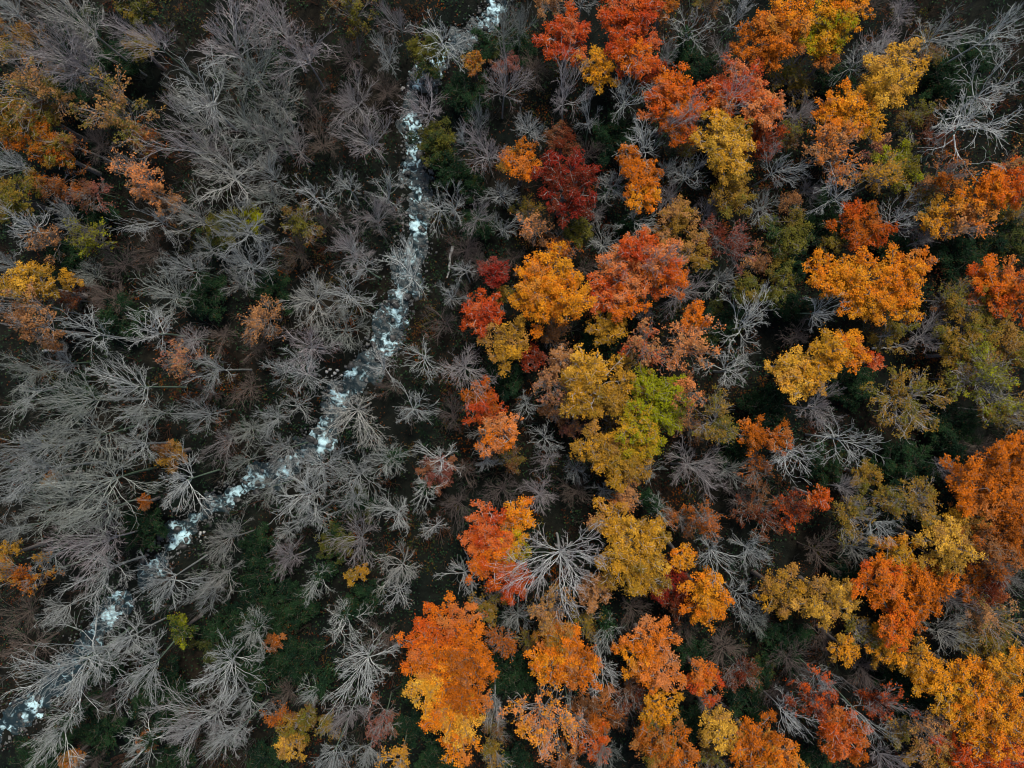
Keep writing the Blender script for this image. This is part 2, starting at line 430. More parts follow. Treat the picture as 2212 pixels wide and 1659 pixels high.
class BareKind: pass
def bare_variant(seed, style):
    rng = np.random.default_rng(seed)
    H = 16.0
    b = BareKind()
    if style == 'white':      # open, crooked, thick pale limbs
        nl, n2, n3, n4 = int(rng.integers(9, 13)), 5, 4, 2; wig, up, rl, tw, amax = .16, .20, .066, .016, 1.25
    elif style == 'mauve':    # fine feathery broom
        nl, n2, n3, n4 = int(rng.integers(12, 17)), 7, 4, 3; wig, up, rl, tw, amax = .10, .26, .046, .0135, 1.10
    else:                     # grey, upswept, many twigs
        nl, n2, n3, n4 = int(rng.integers(11, 16)), 6, 4, 3; wig, up, rl, tw, amax = .12, .25, .050, .0145, 1.18
    fork = rng.uniform(.50, .56)
    lean = rng.normal(0, .5, 2)
    lop = rng.uniform(0, 6.28); lopk = rng.uniform(0, .45)
    K = 7
    tz = np.linspace(-.1, 1, K + 1)
    TP = np.zeros((1, K + 1, 3)); s = np.clip(tz, 0, 1)
    TP[0, :, 0] = lean[0] * s + .12 * np.sin(s * 4 + seed); TP[0, :, 1] = lean[1] * s + .12 * np.cos(s * 5 + seed); TP[0, :, 2] = tz * H * fork
    TP[0, :, :2] -= TP[0, -1:, :2]
    TR = (.26 - .10 * s)[None]; TR[0, 0] = .40
    b.trunk = tubes(TP, TR, 7, seed)
    # limbs fan out from the top of the trunk
    tl = rng.uniform(.80, 1.0, nl); tl[: nl // 2] = 1.0
    az = np.arange(nl) * 2.39996 + rng.uniform(0, 1.1, nl)
    f = np.clip((tl + .1) / 1.1, 0, .999) * K; i = f.astype(int); w = (f - i)[:, None]
    S = TP[0, i] * (1 - w) + TP[0, i + 1] * w
    an = amax * np.sqrt((np.arange(nl) + .6) / nl) * rng.uniform(.85, 1.15, nl)
    D = np.stack([np.sin(an) * np.cos(az), np.sin(an) * np.sin(az), np.cos(an)], 1)
    L1 = 5.0 * rng.uniform(.5, 1.25, nl) * (1 + lopk * np.cos(az - lop))
    P1 = grow(S, D, L1, 8, wig, up, rng)
    R1 = (rl * rng.uniform(.75, 1.15, nl))[:, None] * np.linspace(1, .32, 9)[None]
    C2, R2, L2 = sprout(P1, R1, L1, n2, .12, .55, .66, 5, wig * 1.2, up * .7, rng, .10, (.62, .40), tw * 1.25)
    C3, R3, L3 = sprout(C2, R2, L2, n3, .2, .55, .62, 4, wig * 1.4, up * .7, rng, .08, (.65, .5), tw)
    C4, R4, L4 = sprout(C3, R3, L3, n4, .25, .50, .62, 2, wig * 1.8, up * .7, rng, .06, (.75, .6), tw * .85)
    tips = np.concatenate([C4[:, -1], C3[:, -1]])
    rad = np.percentile(np.hypot(tips[:, 0], tips[:, 1]), 92)
    k = 4.0 / rad
    zt = np.percentile(tips[:, 2], 99); kz = H / zt
    sc = np.array([k, k, kz])
    b.trunk = (b.trunk[0] * sc, b.trunk[1])
    P1, C2, C3, C4 = P1 * sc, C2 * sc, C3 * sc, C4 * sc
    b.branches = join([tubes(P1, R1, 5, seed), tubes(C2, R2, 4, seed + 1)])
    b.twigs = join([tubes(C3, R3, 3, seed + 2), tubes(C4, R4, 3, seed + 3)])
    b.tips = np.concatenate([C4[:, -1], C4[:, 1], C3[:, -1]]); b.tipdir = norm(np.concatenate([C4[:, -1] - C4[:, -2], C4[:, -1] - C4[:, 0], C3[:, -1] - C3[:, -2]]))
    b.limbs = P1
    b.m_trunk = mesh_from("trunk", *b.trunk, M_BARK, True)
    b.m_branches = mesh_from("branches", *b.branches, M_BARK, True)
    b.m_twigs = mesh_from("twigs", *b.twigs, M_BARK, False)
    return b

VAR = {'grey': [bare_variant(100 + i, 'grey') for i in range(9)],
       'white': [bare_variant(200 + i, 'white') for i in range(6)],
       'mauve': [bare_variant(300 + i, 'mauve') for i in range(6)]}

# ------------------------------------------------------------------ leaf colours (as lit daylight colours, sRGB)
PAL = dict(RED=(178, 66, 32), CRIM=(136, 40, 28), DRED=(98, 44, 26), ORED=(200, 86, 28), OR=(218, 118, 26), YO=(230, 150, 34), YEL=(222, 170, 62), GOLD=(196, 142, 38), OCH=(148, 112, 42),
           OLV=(104, 100, 38), YG=(140, 142, 22), TAN=(178, 126, 78), PEACH=(216, 134, 76), BRN=(110, 74, 46), DOR=(168, 90, 24), GRN=(38, 62, 36), DGR=(22, 42, 30), MV=(138, 84, 72))
CNAME = dict(RED="red", CRIM="crimson", DRED="dark red", ORED="red-orange", OR="orange", YO="amber", YEL="pale yellow", GOLD="golden", OCH="ochre", OLV="olive", YG="yellow-green", TAN="tan",
             PEACH="peach", BRN="brown", DOR="rust-orange", GRN="green", DGR="dark green", MV="dusky pink")
FADE = dict(RED='PEACH', ORED='PEACH', CRIM='DRED', DRED='MV', OR='TAN', YO='GOLD', YEL='TAN', GOLD='OLV', OCH='TAN', OLV='OCH', YG='YG', GRN='OLV', DGR='GRN', DOR='TAN')
_cn = Noise(61, 3.2); _cn2 = Noise(62, 1.1)
def leaf_tint(P, ca, cb, rng, hue=0.0, brown=.05):
    A, B = lin(PAL[ca]), lin(PAL[cb])
    m = np.clip(.45 + hue + .34 * _cn(P) + .18 * _cn2(P) + rng.normal(0, .20, len(P)), 0, 1)[:, None]
    c = A * (1 - m) + B * m
    c = c * rng.uniform(.72, 1.18, (len(P), 1))
    k = rng.uniform(0, 1, len(P)) < brown
    c[k] = c[k] * .45 + lin(PAL['BRN']) * .4
    return np.clip(c, 0, .85)

def leaves_mesh(C, out, n_per, spread, ca, cb, size, rng, hue=0.0):
    """tufts of leaves round cluster centres C, pointing along out"""
    N = len(C)
    cc = np.repeat(C, n_per, 0); oo = np.repeat(out, n_per, 0); sp = np.repeat(spread, n_per)[:, None]
    off = rng.normal(size=(N * n_per, 3)) * np.array([1, 1, .55]) * sp * .55
    P = cc + off
    A = norm(off + oo * sp * .8 + rng.normal(size=off.shape) * sp * .25 + 1e-6)
    Nn = norm(np.array([0, 0, 1.0]) + .45 * oo + .45 * rng.normal(size=off.shape))
    A = norm(A - (A * Nn).sum(1, keepdims=True) * Nn)
    L = size * rng.uniform(.7, 1.3, len(P)); W = L * rng.uniform(.65, 1.0, len(P))
    V, F = leaf_tris(P, A, Nn, L, W)
    tint_c = leaf_tint(cc, ca, cb, rng, np.repeat(hue, n_per) if np.ndim(hue) else hue)
    tint_c = tint_c * np.repeat(rng.uniform(.82, 1.12, N), n_per)[:, None]
    return V, F, np.repeat(tint_c, 3, 0)

def leafy_tree(lobes, seed, dens=1.0, size=.23, bark=(.20, .17, .14)):
    """lobes: (x, y, z, r, flat, colA, colB) relative to the tree base. Returns trunk, limbs, crown meshes"""
    rng = np.random.default_rng(seed)
    LV, LF, LC, o = [], [], [], 0
    tub = []
    x0, y0, z0, r0 = lobes[0][:4]
    zf = max(1.5, min(l[2] - l[3] * .75 for l in lobes))
    base = np.array([0, 0, zf * .8])
    for (x, y, z, r, flat, ca, cb) in lobes:
        c = np.array([x, y, z]); sq = np.array([1, 1, flat])
        fork = c - np.array([x * .15, y * .15, .70 * r * flat])
        K = int(np.clip(7 + 3.0 * r, 9, 22))
        jj = np.arange(K) + .5
        ct = 1 - jj / K * 1.12; st_ = np.sqrt(np.maximum(0, 1 - ct * ct)); ph = jj * 2.39996 + rng.uniform(0, 6.28)
        BD = norm(np.stack([st_ * np.cos(ph), st_ * np.sin(ph), ct], 1) + rng.normal(0, .16, (K, 3)))
        BL = (rng.uniform(.66, 1.30, K) if ca != 'CRIM' else rng.uniform(.86, 1.10, K)) * r
        E = c + BD * BL[:, None] * sq
        a = np.linspace(0, 1, 7)[None, :, None]
        Pb = fork * (1 - a) + E[:, None] * a + rng.normal(0, .05 * r, (K, 7, 3)) * np.sin(a * 3.14) + np.array([0, 0, .10 * r]) * np.sin(a * 3.14)
        Rb = np.repeat(np.linspace(.085, .028, 7)[None], K, 0) * (.55 + .14 * r)
        tub.append(tubes(Pb, Rb, 4, seed + 1))
        am = np.linspace(0, 1, 6)[None, :, None]
        Pm = base * (1 - am) + fork * am + rng.normal(0, .05 * r, (1, 6, 3)) * np.sin(am * 3.14)
        tub.append(tubes(Pm, np.linspace(.16, .11, 6)[None] * (.55 + .12 * r), 5, seed))
        n = int(max(50, 34 * r * r * dens))
        j = rng.choice(K, n, p=BL / BL.sum())
        t = .30 + .72 * rng.uniform(0, 1, n) ** .75
        f = np.minimum(t, .999) * 6; i = f.astype(int); w = (f - i)[:, None]
        ax = Pb[j, i] * (1 - w) + Pb[j, i + 1] * w
        bd = norm(E - fork)[j]
        lat = rng.normal(size=(n, 3)); lat -= (lat * bd).sum(1, keepdims=True) * bd
        wid = r * 1.10 / math.sqrt(K) * (.34 + .78 * np.sin(np.clip(t, 0, 1) ** .8 * 3.1))
        C = ax + lat * (wid * .62)[:, None] * np.array([1, 1, .6]) + bd * ((t - .9).clip(0) * r * .3)[:, None]
        D = norm(lat * .6 + bd + np.array([0, 0, .15]))
        spread = rng.uniform(.20, .40, n) * min(1.0, .6 + .15 * r)
        hue = rng.normal(0, .24, K)[j]
        fade = (rng.uniform(0, 1, K) < .22)[j] * rng.uniform(.3, .75, n)
        V, F, T = leaves_mesh(C, D, 23, spread, ca, cb, size, rng, hue)
        fq = np.repeat(fade, 23 * 3)[:, None]; T = T * (1 - fq) + (T * .35 + lin(PAL[FADE.get(ca, 'TAN')]) * .60) * fq
        LV.append(V); LF.append(F + o); LC.append(T); o += len(V)
        q = rng.choice(n, n // 2, replace=False)
        tub.append(tubes(np.stack([ax[q], C[q] + D[q] * .25], 1), np.repeat(np.array([[.026, .013]]), len(q), 0), 3, seed + 2))
    K = 6; tz = np.linspace(0, 1, K + 1)
    TP = np.zeros((1, K + 1, 3)); TP[0, :, 2] = -.6 + (zf * .8 + .7) * tz; TP[0, :, 0] = .1 * np.sin(tz * 5 + seed) * tz * (1 - tz) * 4
    TR = (.34 - .13 * tz)[None] * (.6 + .12 * r0); TR[0, 0] *= 1.4
    tm = mesh_from("trunk", *tubes(TP, TR, 8, seed), M_BARK, True)
    lm = mesh_from("limbs", *join(tub), M_BARK, True)
    cm = mesh_from("crown", np.concatenate(LV), np.concatenate(LF), M_LEAF, False, np.concatenate(LC))
    return tm, lm, cm

# ------------------------------------------------------------------ the catalogue of trees, read off the photograph
# kinds: B grey bare, W pale crooked bare, M mauve feathery bare, N low brown bare, V grey bare with ivy, L leafy, S thin-leaved, G evergreen shrub
# one tree per item: kind u v radius [colA colB] [h=height]; T = one tree with several boughs (u v r colA colB / ...)
CATALOG = """
L 1227 85 56 RED ORED|T 1360 80 60 ORED RED / 1345 25 52 ORED RED / 1380 15 45 ORED RED / 1375 130 42 ORED OR h=15|L 1293 148 38 YO GOLD|L 1433 16 28 DOR OCH|V 1495 72 56 h=13|W 1597 22 42|L 1640 95 52 DOR OR|T 1700 35 52 OR YO / 1690 80 40 OR DOR h=14
T 1795 50 58 YO YG / 1830 20 42 OR YO / 1765 85 38 YO YG h=14|L 1782 128 26 DOR OCH|M 1229 205 58 h=15|W 1360 205 56 h=15|W 1286 247 34|B 1146 263 42|B 1126 45 38|M 1090 190 56 h=14|L 1093 138 24 MV BRN h=10
T 1455 225 60 OR ORED / 1440 190 40 ORED OR / 1470 270 40 DOR ORED h=14|T 1600 190 62 RED PEACH / 1640 235 40 ORED PEACH / 1560 215 40 ORED OR h=14|L 1418 175 36 DRED RED h=11|L 1645 305 44 DRED ORED h=11|W 1512 228 46 h=18|W 1445 250 34 h=18|W 1600 195 44 h=18
T 1555 305 48 GOLD YEL / 1570 345 46 GOLD YEL / 1545 255 24 GOLD YO / 1600 285 26 GOLD OCH h=15|L 1572 418 46 OCH OLV h=12|W 1405 305 58 h=14|W 1495 385 42 h=13|L 1222 405 74 CRIM DRED h=16|L 1214 306 36 DRED BRN h=10
L 1124 352 42 OR OCH|T 1357 342 30 DOR OR / 1390 388 38 OR DOR / 1395 425 32 YO OR h=13|V 1366 465 54|L 1462 482 46 OCH TAN|L 1500 545 38 OCH OLV|S 1570 520 56 DRED MV h=12|S 1180 498 36 TAN PEACH|L 1246 500 34 OLV DGR h=9|S 1212 532 46 DOR BRN h=10
T 1185 605 68 YO OR / 1165 660 52 YO OR / 1225 650 52 YO OR / 1150 620 42 OR YO h=15|L 1063 590 34 CRIM MV h=12|L 1042 678 46 RED ORED h=12|L 1098 745 48 OCH GOLD h=13|L 1150 775 26 DRED RED h=9
T 1330 610 58 ORED PEACH / 1300 640 36 RED ORED / 1350 660 38 ORED OR h=15|T 1405 570 58 ORED PEACH / 1440 590 42 OR ORED / 1375 545 42 ORED RED h=16|W 1340 590 46 h=18|M 1420 560 44 h=18|L 1316 707 42 GOLD OCH h=13|M 1473 633 62 h=15|S 1400 735 52 TAN RED h=13|L 1500 688 32 OR ORED h=14
S 1473 757 60 PEACH TAN h=14|S 1490 832 48 PEACH BRN h=14|T 1286 836 64 GOLD OCH / 1268 790 42 YEL GOLD / 1330 860 46 GOLD OCH / 1260 870 42 GOLD OCH h=15|T 1410 870 62 YG YG / 1375 925 46 YG GOLD / 1440 890 42 YG OLV / 1390 820 32 OCH YG h=15
T 1333 985 58 OCH GOLD / 1385 960 50 YG GOLD / 1280 965 42 OCH GOLD / 1340 1015 36 GOLD OCH h=14|L 1352 783 20 OCH OLV|S 1186 820 44 TAN MV h=12|L 1216 775 27 TAN BRN|W 1140 870 36|W 1172 950 44|M 1186 1003 40
L 1045 872 44 DOR RED|L 1083 935 44 PEACH OR h=14|B 1042 945 38|W 1616 710 78 h=15|W 1586 800 62 h=14|L 1613 623 36 OLV GRN h=12|S 1570 915 60 OLV OCH h=13|L 1630 938 36 DOR OR|M 1492 1010 66 h=12|W 1416 1030 36
L 1925 165 66 YEL GOLD h=15|L 1885 205 40 YEL OCH h=13|T 1832 245 52 YO OR / 1795 235 34 OR YO / 1870 265 36 YO GOLD h=14|L 1669 233 30 PEACH RED|S 1776 322 70 TAN OR h=13|B 1686 360 62|M 1925 80 62 h=12|W 1859 127 46|W 2042 45 62|W 2142 62 72|W 2126 262 104 h=17|W 2165 172 70
L 1942 360 46 OLV YG h=11|S 1899 387 44 GOLD OCH|S 2036 380 44 DOR TAN|W 1832 417 66 h=13|L 1859 485 54 DOR ORED h=12|W 1952 473 48 h=14|L 2019 473 38 YO OCH|T 2115 432 52 OR YO / 2150 405 40 OR ORED / 2095 455 32 TAN OR h=14|L 2192 402 50 ORED OR h=14|S 2175 350 32 TAN OLV|S 2085 490 32 TAN OR
L 1702 513 52 OLV GRN h=10|L 1795 510 32 OLV DGR h=9|T 1872 612 58 YO OR / 1775 592 42 YO OR / 1820 600 42 YO OR / 1940 600 52 YO OR / 1985 570 32 OR YO / 1950 655 40 YO OR / 1870 660 42 YO OR h=16|L 1685 615 38 OLV GRN|W 1775 668 42 h=14
T 1722 810 50 YEL YO / 1695 800 36 YEL GOLD / 1765 800 40 YEL GOLD / 1795 755 44 GOLD YO h=15|T 1842 762 34 OR YO / 1830 735 26 YO OR h=14|L 1886 780 18 RED ORED h=13|L 2142 618 56 OR ORED h=13|L 2192 640 50 DOR ORED h=14|L 2100 705 64 OLV OCH h=12|L 2162 742 58 OCH OLV h=13|L 2075 765 40 OCH OLV h=11|S 2036 645 46 OLV BRN h=9
S 1949 863 84 OLV OCH h=11|S 2142 836 80 OLV YG h=13|S 2178 886 54 OLV OCH h=12|M 1752 886 52 h=14|W 1819 953 80 h=15|W 1725 992 62 h=15|L 1679 943 28 DOR ORED|T 2195 975 50 OR DOR / 2180 1010 42 DOR OR h=14|L 2109 1046 64 DOR OR h=13|L 2162 1080 66 OR DOR h=13|L 1872 1026 32 OLV OCH h=9|L 1772 1076 26 ORED DOR|S 1992 1086 62 OCH OLV h=11
L 1686 1280 48 OCH GOLD h=13|T 1769 1296 52 OCH YEL / 1820 1290 34 YEL OCH h=13|T 1892 1250 52 OR ORED / 1959 1306 64 OR DOR / 2010 1256 52 OR DOR / 1935 1350 46 ORED OR h=14|L 1936 1196 44 GOLD OR h=13|L 2042 1180 60 YEL OCH h=15|L 2152 1150 82 DOR BRN h=13|L 2075 1135 48 OCH GOLD h=12|L 2126 1266 52 DRED DOR h=11|S 2136 1336 58 TAN OLV h=13
L 1826 1400 30 YO OCH h=12|L 1909 1396 36 OCH YO h=11|T 1976 1423 46 YO OCH / 1995 1455 36 YO OR h=13|T 2109 1473 64 YO OR / 2042 1490 48 YO GOLD / 2160 1450 42 YO OCH h=15|T 2159 1560 74 YO OR / 2100 1540 46 OR YO h=15|L 2142 1400 62 OLV OCH h=11|L 2192 1425 30 YO OR h=14|S 1766 1506 66 DRED ORED h=12|L 1819 1590 60 ORED DOR h=13|S 1886 1523 48 DRED ORED h=12|W 1880 1545 40 h=15|W 1785 1470 34 h=15
L 2022 1626 50 OCH TAN h=12|T 2092 1635 62 ORED RED / 2170 1645 60 ORED RED h=13|S 1986 1566 32 TAN OCH|W 1702 1556 46 h=14|L 1679 1633 46 OR GOLD h=13
T 1048 1145 50 ORED RED / 1055 1205 52 ORED OR / 1105 1258 44 ORED RED / 1120 1110 36 OR YO / 1105 1180 38 YO YG h=14|M 1205 1195 100 h=18|T 1372 1185 66 GOLD YEL / 1345 1230 50 GOLD OCH / 1410 1160 42 GOLD OCH / 1395 1250 44 GOLD OCH h=15|L 1322 1122 44 GOLD TAN h=13|L 1286 1276 42 TAN BRN h=12|T 1456 1270 42 DRED CRIM / 1470 1310 32 DRED BRN h=10
T 1526 1275 46 YO OR / 1520 1310 36 YO OR / 1545 1300 30 YO OR h=14|L 1472 1203 26 YO OR h=12|W 1556 1200 60 h=15|W 1590 1285 50 h=13|S 1532 1126 40 DOR BRN|T 1216 1410 58 OR YO / 1190 1440 44 OR YO / 1250 1440 44 OR DOR / 1205 1370 38 OCH OR h=14|S 1193 1326 50 TAN OCH h=13
T 1406 1375 48 OR PEACH / 1380 1426 44 OR YO / 1432 1450 46 OR PEACH h=14|L 1516 1466 42 OR RED h=13|V 1326 1373 38|W 1303 1460 46|S 1165 1555 84 PEACH YO h=14|W 1240 1566 50 h=15|L 1283 1606 36 ORED DOR h=11|L 1422 1523 38 YO GOLD h=12|T 1413 1600 54 DOR OLV / 1466 1635 50 OR DOR h=13|L 1552 1578 46 YEL OCH h=13|L 1626 1606 56 DOR OR h=13|L 1290 1540 48 DOR BRN h=9|G 1636 1453 32 GRN DGR|N 1566 1406 62|B 1322 1640 44
T 975 1345 56 OR ORED / 920 1400 52 OR ORED / 1015 1420 56 DOR OR / 955 1450 54 OR YO / 915 1490 42 YO YEL / 1005 1490 52 OR DOR / 990 1555 52 YEL YO / 990 1600 40 OR YO / 950 1545 40 OR YO h=16
L 776 1240 22 GOLD OCH h=8|S 586 1550 36 DOR BRN h=9|T 640 1570 34 OLV OCH / 630 1610 32 OCH YEL / 665 1545 24 OLV BRN h=12|L 590 1386 20 DOR BRN h=8|S 860 1640 42 GOLD TAN h=12|S 1063 1620 38 OCH OLV h=10|S 1080 1390 40 DOR BRN h=10
M 770 1165 62 h=15|B 853 1225 68 h=16|W 866 1283 46 h=14|W 990 1246 56 h=13|W 943 1150 32|V 686 1256 42|M 626 1210 42 h=11|V 736 1340 58|B 793 1440 78 h=15|S 820 1553 40 MV BRN h=11|B 713 1630 46|V 680 1506 38|M 760 1526 46 h=11|N 620 1496 34|B 670 1120 42|G 560 1340 62 DGR GRN|N 836 1373 54|B 1065 1520 30
S 40 1266 60 DOR OCH h=14|L 15 1200 28 OCH GOLD h=11|B 187 1253 78|M 213 1173 78 h=15|B 360 1256 82|B 493 1183 56|B 477 1240 50|B 443 1286 44|B 117 1456 112 h=19|B 260 1400 66|B 327 1426 72|B 477 1440 76|V 540 1366 56|M 450 1573 82 h=15|L 313 1603 18 DOR BRN h=9|V 300 1623 62|V 100 1590 84|L 393 1360 28 YG GRN h=9|B 517 1590 48|L 153 1640 22 DOR OCH h=9|N 60 1400 70|N 40 1330 50|N 240 1500 50
T 85 606 42 GOLD OCH / 30 625 32 GOLD OCH / 55 610 32 GOLD YEL h=15|L 150 606 20 OCH GOLD h=9|S 67 703 74 TAN BRN h=15|W 30 650 34 h=16|W 193 720 64 h=15|W 323 713 62|B 360 630 62|B 393 573 48|B 520 573 64|B 493 613 38|S 395 790 38 TAN MV h=13|B 460 793 48|B 300 830 82 h=17|B 187 870 84 h=18|B 333 900 62|B 423 893 48|W 287 960 58|B 167 930 92 h=18|B 67 970 84 h=19|W 33 846 62|B 33 793 58|B 207 1036 102 h=19|B 67 1036 84 h=18|L 367 980 32 OCH BRN h=9
B 383 1046 74|M 477 953 48|B 527 920 48|N 533 836 44|B 517 1003 42|L 310 1086 13 DOR BRN h=7|L 110 1033 22 OCH BRN h=9|B 100 1100 84 h=17|B 200 1100 72 h=17|S 558 682 48 TAN BRN h=12
B 663 646 72|B 740 630 66|B 730 700 62|M 663 740 64|B 636 806 66|B 586 800 38|W 630 876 50|B 760 880 82 h=16|W 880 890 56|W 913 766 56|M 990 800 64 h=15|W 886 586 70|B 970 626 38|W 786 573 42|W 820 786 50|V 840 996 52|W 943 992 56|L 943 1022 36 MV DRED h=8|V 920 1063 46|B 760 1036 62|B 680 1020 66|B 610 963 58|B 653 1073 72|B 573 1063 46|B 760 1080 52|B 563 910 42|N 850 830 40|N 960 700 50|N 980 900 40
M 760 193 66|M 800 300 66|N 830 187 42|S 740 33 56 OLV BRN h=12|M 850 40 48|W 953 60 66|B 1086 50 42|M 920 213 58|G 940 307 46 GRN OLV|M 1053 317 62|B 1030 257 26|W 1000 283 24|W 736 400 42|W 830 413 52|M 800 473 50|W 940 430 52|W 975 440 42|M 1016 447 38|W 660 423 54|M 626 297 58|N 670 217 48|M 640 93 80 h=16|B 573 200 64|B 570 267 64|M 586 33 74 h=16|B 573 367 54|B 570 417 54|M 760 537 48|S 640 473 46 OLV BRN h=10|B 1086 483 42|G 922 122 40 GRN OLV|G 1056 103 34 GRN DGR|L 1026 137 22 DOR OCH h=8|G 1030 407 24 GRN DGR|N 1000 530 40|W 1000 580 30
M 483 67 112 h=18|B 500 140 88 h=18|W 400 167 86 h=18|B 433 240 88 h=18|M 417 300 86 h=18|B 473 367 92 h=17|B 520 267 78 h=17|M 317 60 62|B 167 40 88 h=18|M 117 93 92 h=18|M 187 143 62|S 243 223 76 OLV TAN h=15|S 50 167 82 OLV TAN h=16|S 45 83 50 OCH BRN h=14|T 33 277 56 OLV DOR / 20 240 38 OLV OCH h=14|T 110 320 44 OLV DOR / 130 335 30 DOR OLV h=13|L 100 253 32 OLV BRN h=12|S 153 303 32 BRN DOR h=11|L 27 423 54 OLV OCH h=12|S 127 400 56 BRN DOR h=9|S 187 400 46 BRN MV h=9
S 297 383 56 TAN PEACH h=15|S 350 420 40 TAN BRN h=11|W 300 462 60 h=15|B 410 473 62|B 517 500 72|W 33 493 62|S 100 517 38 TAN BRN h=10|S 193 510 40 OLV YG h=10|L 540 470 28 YG OLV h=9|N 217 320 44|W 430 535 42|B 25 350 44|L 62 275 18 OCH GOLD|L 300 20 40 OLV DGR h=9|L 300 100 30 OLV OCH h=9
N 760 120 50|N 690 300 50|N 700 480 50|N 480 720 44|N 250 560 50|N 240 640 50|N 330 540 44|N 640 540 44|N 450 850 40|N 1000 1010 40|N 1080 1060 50|N 1250 1060 40|S 1360 1080 40 TAN DOR h=10|V 1415 1090 36|N 1600 1080 50|S 1650 1110 60 DRED BRN h=9|S 1720 1110 50 DRED ORED h=9|B 1640 1195 44|N 1760 1190 60|W 1910 1130 40|B 2190 1250 40|L 2195 1150 40 DOR OR h=13|N 1700 1420 60|N 1860 1440 50|S 1590 1440 40 DRED BRN h=9|N 1040 560 40|N 1010 640 40|V 1960 1330 30 h=8|G 1580 350 40 DGR GRN|G 1500 140 40 DGR GRN|G 1330 300 50 DGR GRN|G 1290 740 40 DGR GRN|G 1760 470 44 DGR GRN|G 2050 200 60 DGR GRN|G 2080 130 60 DGR GRN|G 2160 530 60 GRN DGR|G 1950 1000 60 DGR GRN|G 2050 930 60 DGR GRN
G 470 1380 46 GRN DGR|G 350 1500 60 DGR GRN|G 230 1440 40 DGR GRN|G 900 1480 40 DGR GRN|G 640 1300 50 DGR GRN|G 720 1170 36 GRN OLV|G 560 1170 34 DGR GRN|G 780 1090 36 GRN DGR|G 440 640 44 DGR GRN|G 260 690 44 DGR GRN|G 160 850 44 DGR GRN|G 250 130 44 DGR GRN|G 170 60 40 GRN DGR|G 590 630 40 DGR GRN|G 480 500 40 GRN OLV|G 1040 480 34 DGR GRN|G 1620 270 30 DGR GRN|G 1560 700 44 GRN DGR|G 1590 960 40 DGR GRN|G 1780 1000 40 GRN DGR|G 1500 1420 40 DGR GRN|G 1700 1390 50 DGR GRN|G 1480 1560 40 DGR GRN|G 100 1640 60 DGR GRN|G 560 1440 60 DGR GRN|G 640 1420 50 DGR GRN
"""

ITEMS = []
for part in CATALOG.replace("\n", "|").split("|"):
    w = part.split()
    if not w: continue
    h = None
    if w[-1].startswith("h="): h = float(w.pop()[2:])
    k = w[0]
    if k == 'T':
        lob = []
        for seg in " ".join(w[1:]).split("/"):
            q = seg.split(); lob.append((float(q[0]), float(q[1]), float(q[2]), q[3], q[4]))
        u, v = np.mean([l[0] for l in lob]), np.mean([l[1] for l in lob])
        r = max(math.hypot(l[0] - u, l[1] - v) + l[2] for l in lob)
        ITEMS.append(dict(k='L', u=u, v=v, r=r, ca=lob[0][3], cb=lob[0][4], h=h, lobes=lob))
    else:
        u, v, r = float(w[1]), float(w[2]), float(w[3])
        ca, cb = (w[4], w[5]) if len(w) > 5 else (None, None)
        ITEMS.append(dict(k=k, u=u, v=v, r=r, ca=ca, cb=cb, h=h, lobes=[(u, v, r, ca, cb)]))

# lower, half-bare trees and shrubs that stand in the gaps between the crowns
rg = np.random.default_rng(1234)
gu, gv = np.meshgrid(np.arange(10, 2205, 9.0), np.arange(8, 1655, 9.0)); gu = gu.ravel(); gv = gv.ravel()
gap = np.full(len(gu), 1e9)
for it in ITEMS:
    for (lu, lv, lr, _a, _b) in it['lobes']: gap = np.minimum(gap, np.hypot(gu - lu, gv - lv) - lr * .92)
xy_ = np.stack([(gu - 1106) * CAM_H / FPX, -(gv - 829.5) * CAM_H / FPX], 1)
gap = np.where(stream_dist(xy_) < 2.6, -1, gap)
for _ in range(130):
    sc_g = gap * np.where(gu > 1040, 1.0, .8)
    i = int(np.argmax(sc_g))
    if sc_g[i] < 9: break
    u, v = float(gu[i]), float(gv[i]); r = float(np.clip(gap[i] * .8 + 18, 24, 50))
    right = u > 1040
    k = rg.choice(['S', 'N', 'G', 'B', 'M'], p=[.42, .20, .16, .12, .10] if right else [.08, .12, .50, .20, .10])
    ca, cb = [('OLV', 'BRN'), ('BRN', 'TAN'), ('DRED', 'BRN'), ('OCH', 'OLV'), ('TAN', 'MV'), ('DOR', 'BRN'), ('OLV', 'OCH')][rg.integers(7)] if k == 'S' else ('DGR', 'GRN')
    ITEMS.append(dict(k=str(k), u=u, v=v, r=r, ca=ca, cb=cb, h=float(rg.uniform(6.5, 9)) if k == 'S' else (float(rg.uniform(8, 11)) if k in 'BM' else None), lobes=[(u, v, r, ca, cb)]))
    gap = np.minimum(gap, np.hypot(gu - u, gv - v) - r * .9)

# ------------------------------------------------------------------ labels that point at one tree
LAND = [(1222, 403, "the round crimson tree"), (1340, 900, "the yellow-green oak crown"), (960, 1450, "the big orange tree"), (1925, 170, "the broad pale yellow tree"), (1890, 610, "the wide amber tree"),
        (1080, 1190, "the crescent-shaped red-orange tree"), (1185, 620, "the orange-gold centre tree"), (60, 610, "the golden tree at the left edge"), (297, 383, "the peach tree upper left"),
        (2150, 1540, "the amber tree bottom right"), (1560, 310, "the tall golden tree"), (888, 540, "the stream's wide pool"), (383, 1170, "the lower white rapids"), (935, 115, "the upper white rapids"),
        (700, 955, "the rapids at the stream bend"), (40, 1266, "the rust-orange tree at left"), (33, 277, "the ochre tree at far left"), (1720, 800, "the pale yellow V-shaped tree"), (1526, 1285, "the brightest amber tree"),
        (1950, 1300, "the broad four-boughed orange tree"), (558, 680, "the lone tan tree"), (40, 1530, "the white water bottom left"), (1173, 1556, "the peach tree at the bottom"), (2126, 262, "the wide white bare tree"), (450, 1573, "the bare tree at bottom left")]
